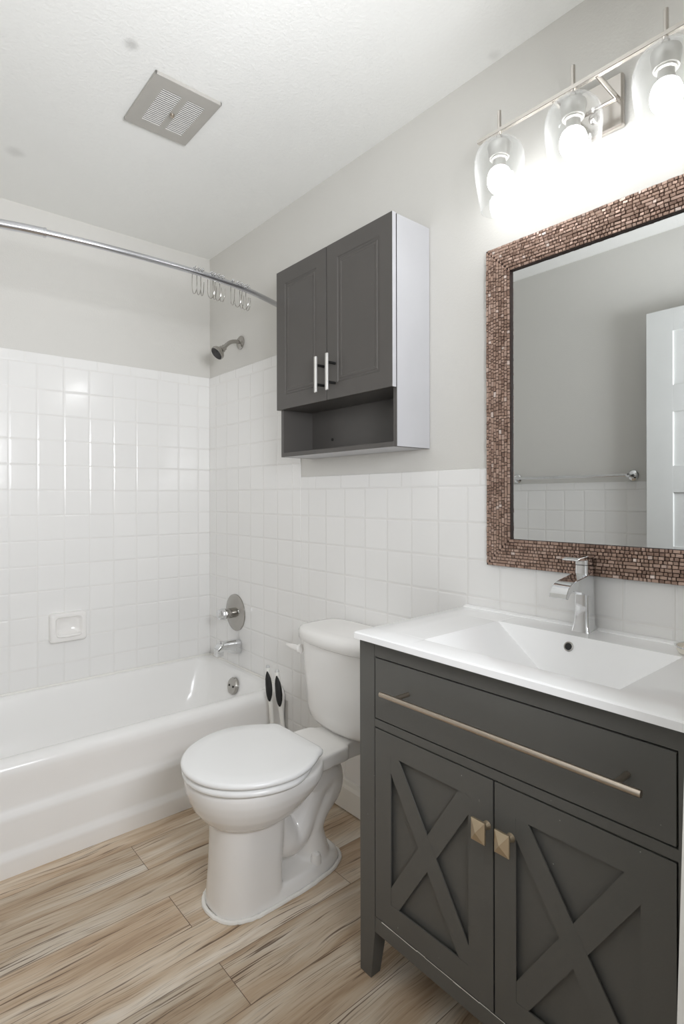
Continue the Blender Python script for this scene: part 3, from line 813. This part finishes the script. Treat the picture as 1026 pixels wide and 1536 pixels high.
# paint worn off along the top edge of the bottom rail
sg = MB()
yy = 0.965
while yy > 0.66:
    ln = random.uniform(0.02, 0.05); wd = random.uniform(0.0008, 0.0022)
    zt = 0.1590 - random.uniform(0.0, 0.0012)
    sg.box(VX + 0.0004, VX + 0.0016, yy - ln, yy, zt - wd, zt)
    yy -= ln * random.uniform(0.85, 1.0)
sg.build('worn_edge', M['caulk'], br, smooth=False)
MB().box(VX + 0.02, VB - 0.002, i0 - 0.02, i1 + 0.02, 0.135, 0.15).build('floor_panel', VM, va, smooth=False)
MB().box(VB - 0.012, VB - 0.002, i0 - 0.02, i1 + 0.02, 0.15, 0.80).build('back_panel', VM, va, smooth=False)
MB().box(VX + 0.022, VX + 0.028, i0, i1, 0.15, 0.80).build('inner_panel', M['dark'], va, smooth=False)
dr = MB().box(VX, VX + 0.020, i0 + 0.003, i1 - 0.003, 0.6455, 0.7910, 0.0008, 1).build('drawer_front', VM, va, smooth=False)
hb = MB().tube([(0.895, 0.352, 0.731), (0.895, 0.918, 0.731)], 0.0060, 16).build('bar_handle', M['nickel'], dr)
for y in (0.392, 0.876):
    MB().tube([(0.896, y, 0.731), (VX + 0.001, y, 0.731)], 0.0050, 12).build('standoff', M['nickel'], hb)
def vdoor(y0, y1, oy0, oy1, ky):
    z0, z1, oz0, oz1 = 0.1615, 0.6205, 0.217, 0.5685
    xf, xb, xp = VX, VX + 0.0032, VX + 0.0115
    m = MB()
    m.box(xf, xb, y0, oy0, z0, z1); m.box(xf, xb, oy1, y1, z0, z1)
    m.box(xf, xb, oy0, oy1, z0, oz0); m.box(xf, xb, oy0, oy1, oz1, z1)
    hw = 0.0215
    w, h = oy1 - oy0, oz1 - oz0
    L = math.hypot(w, h)
    ax_, az_ = hw * L / h, hw * L / w        # offsets along the horizontal / vertical sides
    for i, flip in enumerate((False, True)):
        pl = [(0, 0), (ax_, 0), (w, h - az_), (w, h), (w - ax_, h), (0, az_)]
        pl = [((oy1 - a) if flip else (oy0 + a), oz0 + c) for a, c in pl]
        m.prism(pl, 'x', xf + 0.0004 + 0.0003 * i, xb)
    d = m.build('door', VM, va, smooth=False)
    MB().box(xp, VX + 0.020, y0, y1, z0, z1).build('panel', VM, d, smooth=False)
    kx, kz, kw, kh = 0.905, 0.5275, 0.0160, 0.0215
    kn = MB()
    b_ = bmesh.new()
    q = [b_.verts.new((kx + 0.010, ky + a * kw, kz + c * kh)) for a, c in ((-1, -1), (1, -1), (1, 1), (-1, 1))]
    f_ = [b_.verts.new((kx + 0.006, ky + a * kw, kz + c * kh)) for a, c in ((-1, -1), (1, -1), (1, 1), (-1, 1))]
    tip = b_.verts.new((kx - 0.003, ky, kz))
    for k_ in range(4):
        j = (k_ + 1) % 4
        b_.faces.new((q[k_], q[j], f_[j], f_[k_])); b_.faces.new((f_[k_], f_[j], tip))
    b_.faces.new(list(reversed(q)))
    bmesh.ops.recalc_face_normals(b_, faces=b_.faces[:])
    kn.merge(b_)
    kn.lathe([(0.009, 0.0), (0.006, 0.008), (0.006, 0.020), (0.009, 0.028)], (kx + 0.0095, ky, kz), (1, 0, 0), 16)
    kn.build('knob', M['knob'], d, smooth=False)
vdoor(0.6495, i1 - 0.003, 0.709, 0.933, 0.6625)
vdoor(i0 + 0.003, 0.6455, 0.372, 0.5985, 0.6085)

# ceramic top with a moulded basin
ct = thing('sink', 'white ceramic vanity top with a moulded rectangular basin over the charcoal cabinet', 'sink', (1.15, 0.652, 0.835))
CX0, CX1, CY0, CY1, CZ = 0.914, TX - 0.001, 0.263, 1.030, 0.853
bx0, bx1, by0, by1, BD = 0.980, 1.276, 0.420, 0.862, 0.112
def smin(vals, k=0.05):
    v = vals[0]
    for o_ in vals[1:]:
        h = max(k - abs(v - o_), 0) / k
        v = min(v, o_) - h * h * k * 0.25
    return v
def basin_z(x, y):
    if not (bx0 < x < bx1 and by0 < y < by1): return CZ
    f = smin([(by1 - y) / 0.18, (y - by0) / 0.135, (bx1 - x) / 0.045, (x - bx0) / 0.05, 1.0], 0.035)
    f = max(0.0, f)
    return CZ - BD * f
g = bmesh.new()
xs = sorted(set([CX0, CX0 + 0.002, CX0 + 0.005] + [bx0 + (bx1 - bx0) * i / 90 for i in range(91)] + [CX1]))
ys = sorted(set([CY0, CY0 + 0.002, CY0 + 0.005] + [by0 + (by1 - by0) * i / 134 for i in range(135)] + [0.95, CY1 - 0.005, CY1 - 0.002, CY1]))
V = {}
def skew(x, y):          # the left end is cut slightly out of square
    return y + (0.018 * (x - CX0) / (CX1 - CX0) if y > 0.93 else 0.0)
for i, x in enumerate(xs):
    for j, y in enumerate(ys):
        z = basin_z(x, y)
        if x <= CX0 or y <= CY0 or y >= CY1: z = CZ - 0.004
        elif x <= CX0 + 0.0021 or y <= CY0 + 0.0021 or y >= CY1 - 0.0021: z = CZ - 0.0012
        V[i, j] = g.verts.new((x, skew(x, y), z))
for i in range(len(xs) - 1):
    for j in range(len(ys) - 1):
        g.faces.new((V[i, j], V[i + 1, j], V[i + 1, j + 1], V[i, j + 1]))
# skirt and underside
n_i, n_j = len(xs) - 1, len(ys) - 1
loop = [(i, 0) for i in range(n_i)] + [(n_i, j) for j in range(n_j)] + [(i, n_j) for i in range(n_i, 0, -1)] + [(0, j) for j in range(n_j, 0, -1)]
low = {k_: g.verts.new((V[k_].co.x, V[k_].co.y, 0.8355)) for k_ in loop}
for a, c in zip(loop, loop[1:] + loop[:1]):
    g.faces.new((V[a], low[a], low[c], V[c]))
bmesh.ops.recalc_face_normals(g, faces=g.faces[:])
m = MB(); m.merge(g)
m.prism([(CX1 - 0.020, CZ - 0.003), (CX1 - 0.017, CZ + 0.0025), (CX1 - 0.010, CZ + 0.0045), (CX1, CZ + 0.0055), (CX1, CZ - 0.003)], 'y', CY0 + 0.004, CY1 + 0.012)
slab_ = m.build('basin', M['ceramic'], ct, angle=27)
oax = Vector((-0.93, 0, 0.37)).normalized()
orr = MB().lathe([(0.0115, -0.004), (0.0115, 0.0012), (0.0085, 0.0018), (0.0082, -0.002)], (1.2655, 0.660, 0.8275), oax, 28, (True, False)).build('overflow_ring', M['dull_chrome'], ct)
MB().lathe([(0.0084, 0.0), (0.0084, 0.0008)], (1.2655, 0.660, 0.8275), oax, 24).build('overflow_hole', M['black'], orr)
MB().lathe([(0.024, 0.0), (0.024, 0.003), (0.018, 0.005), (0.001, 0.006)], (1.13, 0.642, CZ - BD + 0.003), (0, 0, 1), 28).build('drain', M['chrome'], ct)

# faucet
fa = thing('faucet', 'tall chrome single-lever faucet standing behind the vanity basin', 'faucet', (1.345, 0.660, CZ))
fx, fy = 1.344, 0.660
def sq(hx_, hy_, z, r=0.007): return rrect(fx - hx_, fx + hx_, fy - hy_, fy + hy_, r, z, 5)
MB().loft([sq(0.0250, 0.0240, CZ), sq(0.0242, 0.0232, CZ + 0.004), sq(0.0220, 0.0205, CZ + 0.014), sq(0.0200, 0.0186, CZ + 0.030), sq(0.0190, 0.0178, CZ + 0.06), sq(0.0190, 0.0178, 0.984), sq(0.0182, 0.0170, 0.993), sq(0.0178, 0.0164, 1.015)]).build('column', M['chrome'], fa, angle=35)
spo = [(fx, 0.998), (1.300, 0.990), (1.258, 0.984), (1.240, 0.980), (1.226, 0.971), (1.217, 0.957), (1.214, 0.948), (1.224, 0.946), (1.232, 0.955), (1.246, 0.962), (1.290, 0.955), (1.322, 0.944), (fx, 0.938)]
MB().prism(spo, 'y', fy - 0.0215, fy + 0.0215, 0.0013, 1).build('spout', M['chrome'], fa, angle=25)
ha = MB()
ha.loft([sq(0.0180, 0.0166, 1.0165), sq(0.0180, 0.0166, 1.024), sq(0.0180, 0.0166, 1.030)])
ha.prism([(1.365, 1.030), (1.365, 1.0345), (1.335, 1.0395), (1.288, 1.0365), (1.272, 1.0335), (1.272, 1.0305), (1.305, 1.029)], 'y', fy - 0.0195, fy + 0.0195, 0.0008, 1)
ha.build('lever', M['chrome'], fa, angle=30)
MB().loft([sq(0.0172, 0.0158, 1.014), sq(0.0172, 0.0158, 1.0175)]).build('seam_ring', M['dark'], fa)

# small dish at the right end of the top
di = thing('trinket_dish', 'small cream dish with a shiny rim on the vanity top, right of the basin', 'dish', (1.315, 0.404, CZ))
MB().lathe([(0.030, 0.0), (0.036, 0.003), (0.040, 0.010), (0.042, 0.016), (0.0395, 0.0165), (0.036, 0.009), (0.001, 0.006)], (1.315, 0.404, CZ), (0, 0, 1), 40).build('bowl', M['cream'], di)
MB().lathe([(0.0400, 0.0155), (0.0430, 0.0155), (0.0435, 0.0175), (0.0400, 0.0178), (0.0392, 0.0165)], (1.315, 0.404, CZ), (0, 0, 1), 40, (False, False)).build('rim', M['chrome'], di)

# ------------------------------------------------------------------ mirror with mosaic frame
mi = thing('wall_mirror', 'rectangular wall mirror in a wide bronze mosaic frame above the vanity', 'mirror', (XR, 0.660, 0.986))
my0, my1, mz0, mz1, FW = 0.352, 0.961, 0.986, 1.892, 0.078
MXF = XR - 0.024
MB().box(XR - 0.010, XR - 0.004, my0 + FW - 0.006, my1 - FW + 0.006, mz0 + FW - 0.006, mz1 - FW + 0.006).build('mirror_glass', M['mirror'], mi, smooth=False)
def rail(origin, along, across, L, name):
    o_, a_, c_ = Vector(origin), Vector(along), Vector(across)
    out = Vector((-1, 0, 0))
    m = MB()
    # backing, mitred
    bkx = 0.018
    base = [o_, o_ + a_ * L, o_ + a_ * (L - FW) + c_ * FW, o_ + a_ * FW + c_ * FW]
    m.loft([[p + Vector((-0.001, 0, 0)) for p in base], [p + out * bkx for p in base]])
    tl = m.build(name, M['grout_dark'], mi, smooth=False)
    t = bmesh.new()
    rows = 9; rh = FW / rows
    for r_ in range(rows):
        lo, hi = r_ * rh, (r_ + 1) * rh
        s = lo + rh * 0.5; end = L - lo - rh * 0.5
        s += 0.0
        while s < end - 0.002:
            ln = min(random.choice((0.0080, 0.0095, 0.0095, 0.0115, 0.0135, 0.0165)), end - s)
            if random.random() < 0.02: ln = min(0.03, end - s)
            gap = 0.0008
            if ln < 0.003: break
            hgt = [0.0195 + random.uniform(0.0, 0.0022) for _ in range(2)]
            tx_, ty_ = random.uniform(-0.0005, 0.0005), random.uniform(-0.0005, 0.0005)
            P_ = [(s + gap, lo + gap), (s + ln - gap, lo + gap), (s + ln - gap, hi - gap), (s + gap, hi - gap)]
            h0_ = hgt[0] + 0.003 * math.sin(math.pi * (r_ + 0.5) / rows)
            bot = [t.verts.new(o_ + a_ * u + c_ * w + out * 0.0165) for u, w in P_]
            e = 0.0007
            Q_ = [(s + gap + e, lo + gap + e), (s + ln - gap - e, lo + gap + e), (s + ln - gap - e, hi - gap - e), (s + gap + e, hi - gap - e)]
            sg_ = [(-1, -1), (1, -1), (1, 1), (-1, 1)]
            mid = [t.verts.new(o_ + a_ * u + c_ * w + out * (h0_ - 0.0008 + tx_ * k_[0] + ty_ * k_[1])) for (u, w), k_ in zip(P_, sg_)]
            top = [t.verts.new(o_ + a_ * u + c_ * w + out * (h0_ + tx_ * k_[0] + ty_ * k_[1])) for (u, w), k_ in zip(Q_, sg_)]
            for A, B in ((bot, mid), (mid, top)):
                for k_ in range(4):
                    j = (k_ + 1) % 4
                    t.faces.new((A[k_], A[j], B[j], B[k_]))
            t.faces.new(top)
            s += ln
    bmesh.ops.recalc_face_normals(t, faces=t.faces[:])
    mm = MB(); mm.merge(t)
    mm.build('mosaic_tiles', M['mosaic'], tl, smooth=False)
Wd, Ht = my1 - my0, mz1 - mz0
rail((XR, my1, mz0), (0, -1, 0), (0, 0, 1), Wd, 'bottom_rail')
rail((XR, my0, mz1), (0, 1, 0), (0, 0, -1), Wd, 'top_rail')
rail((XR, my1, mz1), (0, 0, -1), (0, -1, 0), Ht, 'side_rail')
rail((XR, my0, mz0), (0, 0, 1), (0, 1, 0), Ht, 'side_rail')

# ------------------------------------------------------------------ vanity light
vl = thing('vanity_light', 'polished nickel three-light vanity fixture on the wall above the mirror', 'wall light', (XR, 0.645, 2.13))
BX, BZ = 1.270, 2.146
MB().box(XR - 0.018, XR - 0.0005, 0.577, 0.713, 2.068, 2.196, 0.004).build('wall_plate', M['bright_nickel'], vl)
MB().box(BX - 0.006, BX + 0.006, 0.380, 0.917, BZ - 0.0055, BZ + 0.0055, 0.001).build('crossbar', M['bright_nickel'], vl)
for y in (0.592, 0.698):
    MB().tube([(BX, y, BZ - 0.001), (1.33, y, BZ - 0.004), (XR - 0.016, y, BZ - 0.006)], 0.0058, 14).build('arm', M['bright_nickel'], vl)
MB().tube([(XR - 0.020, 0.592, BZ - 0.010), (XR - 0.020, 0.698, BZ - 0.010)], 0.004, 12).build('arm_bridge', M['bright_nickel'], vl)
MB().lathe([(0.012, 0.0), (0.012, 0.005), (0.006, 0.010), (0.001, 0.011)], (XR - 0.018, 0.645, 2.115), (-1, 0, 0), 20).build('cap_nut', M['bright_nickel'], vl)
def lamp(y):
    st = MB().lathe([(0.001, 2.199), (0.0052, 2.198), (0.0052, 2.135), (0.008, 2.132), (0.014, 2.116), (0.0145, 2.112)], (BX, y, 0), (0, 0, 1), 20).build('stem', M['bright_nickel'], vl)
    MB().lathe([(0.0145, 2.116), (0.028, 2.111), (0.0300, 2.104), (0.0275, 2.090), (0.0262, 2.078), (0.0250, 2.074), (0.022, 2.074)], (BX, y, 0), (0, 0, 1), 32).build('socket', M['socket'], st)
    MB().lathe([(0.0215, 2.075), (0.0215, 2.070), (0.0165, 2.068), (0.0165, 2.058), (0.020, 2.046), (0.016, 2.044)], (BX, y, 0), (0, 0, 1), 32).build('bulb_neck', M['socket'], st)
    MB().lathe([(0.0195, 2.0462), (0.0255, 2.040), (0.0300, 2.028), (0.0310, 2.015), (0.0285, 2.001), (0.021, 1.990), (0.010, 1.9845), (0.001, 1.984)], (BX, y, 0), (0, 0, 1), 32).build('bulb', M['bulb'], st)
    prof = [(0.0150, 2.119), (0.030, 2.117), (0.046, 2.109), (0.058, 2.094), (0.0638, 2.074), (0.0645, 2.055), (0.0625, 2.030), (0.0575, 1.995), (0.0525, 1.965), (0.0490, 1.944), (0.0478, 1.938)]
    inner = [(max(r_ - 0.0022, 0.013), h - (0.002 if h > 2.1 else 0)) for r_, h in reversed(prof)]
    MB().lathe(prof + [(0.0467, 1.9372)] + inner, (BX, y, 0), (0, 0, 1), 48, (False, False)).build('glass_shade', M['glass'], st, angle=60)
for y in (0.850, 0.648, 0.447):
    lamp(y)

# ------------------------------------------------------------------ towel bar on the left wall (seen in the mirror)
tb = thing('towel_bar', 'chrome towel bar on the opposite wall, seen reflected in the mirror', 'towel bar', (XL, 1.492, 1.283))
TBX = XL + 0.004
MB().tube([(XL + 0.062, 1.170, 1.285), (XL + 0.062, 1.815, 1.285)], 0.0075, 16).build('bar', M['chrome'], tb)
for y in (1.170, 1.815):
    MB().lathe([(0.026, 0.0), (0.026, 0.006), (0.020, 0.012), (0.010, 0.016), (0.0085, 0.030), (0.0095, 0.055), (0.011, 0.060), (0.009, 0.070), (0.001, 0.072)], (XL, y, 1.285), (1, 0, 0), 32).build('post', M['chrome'], tb)
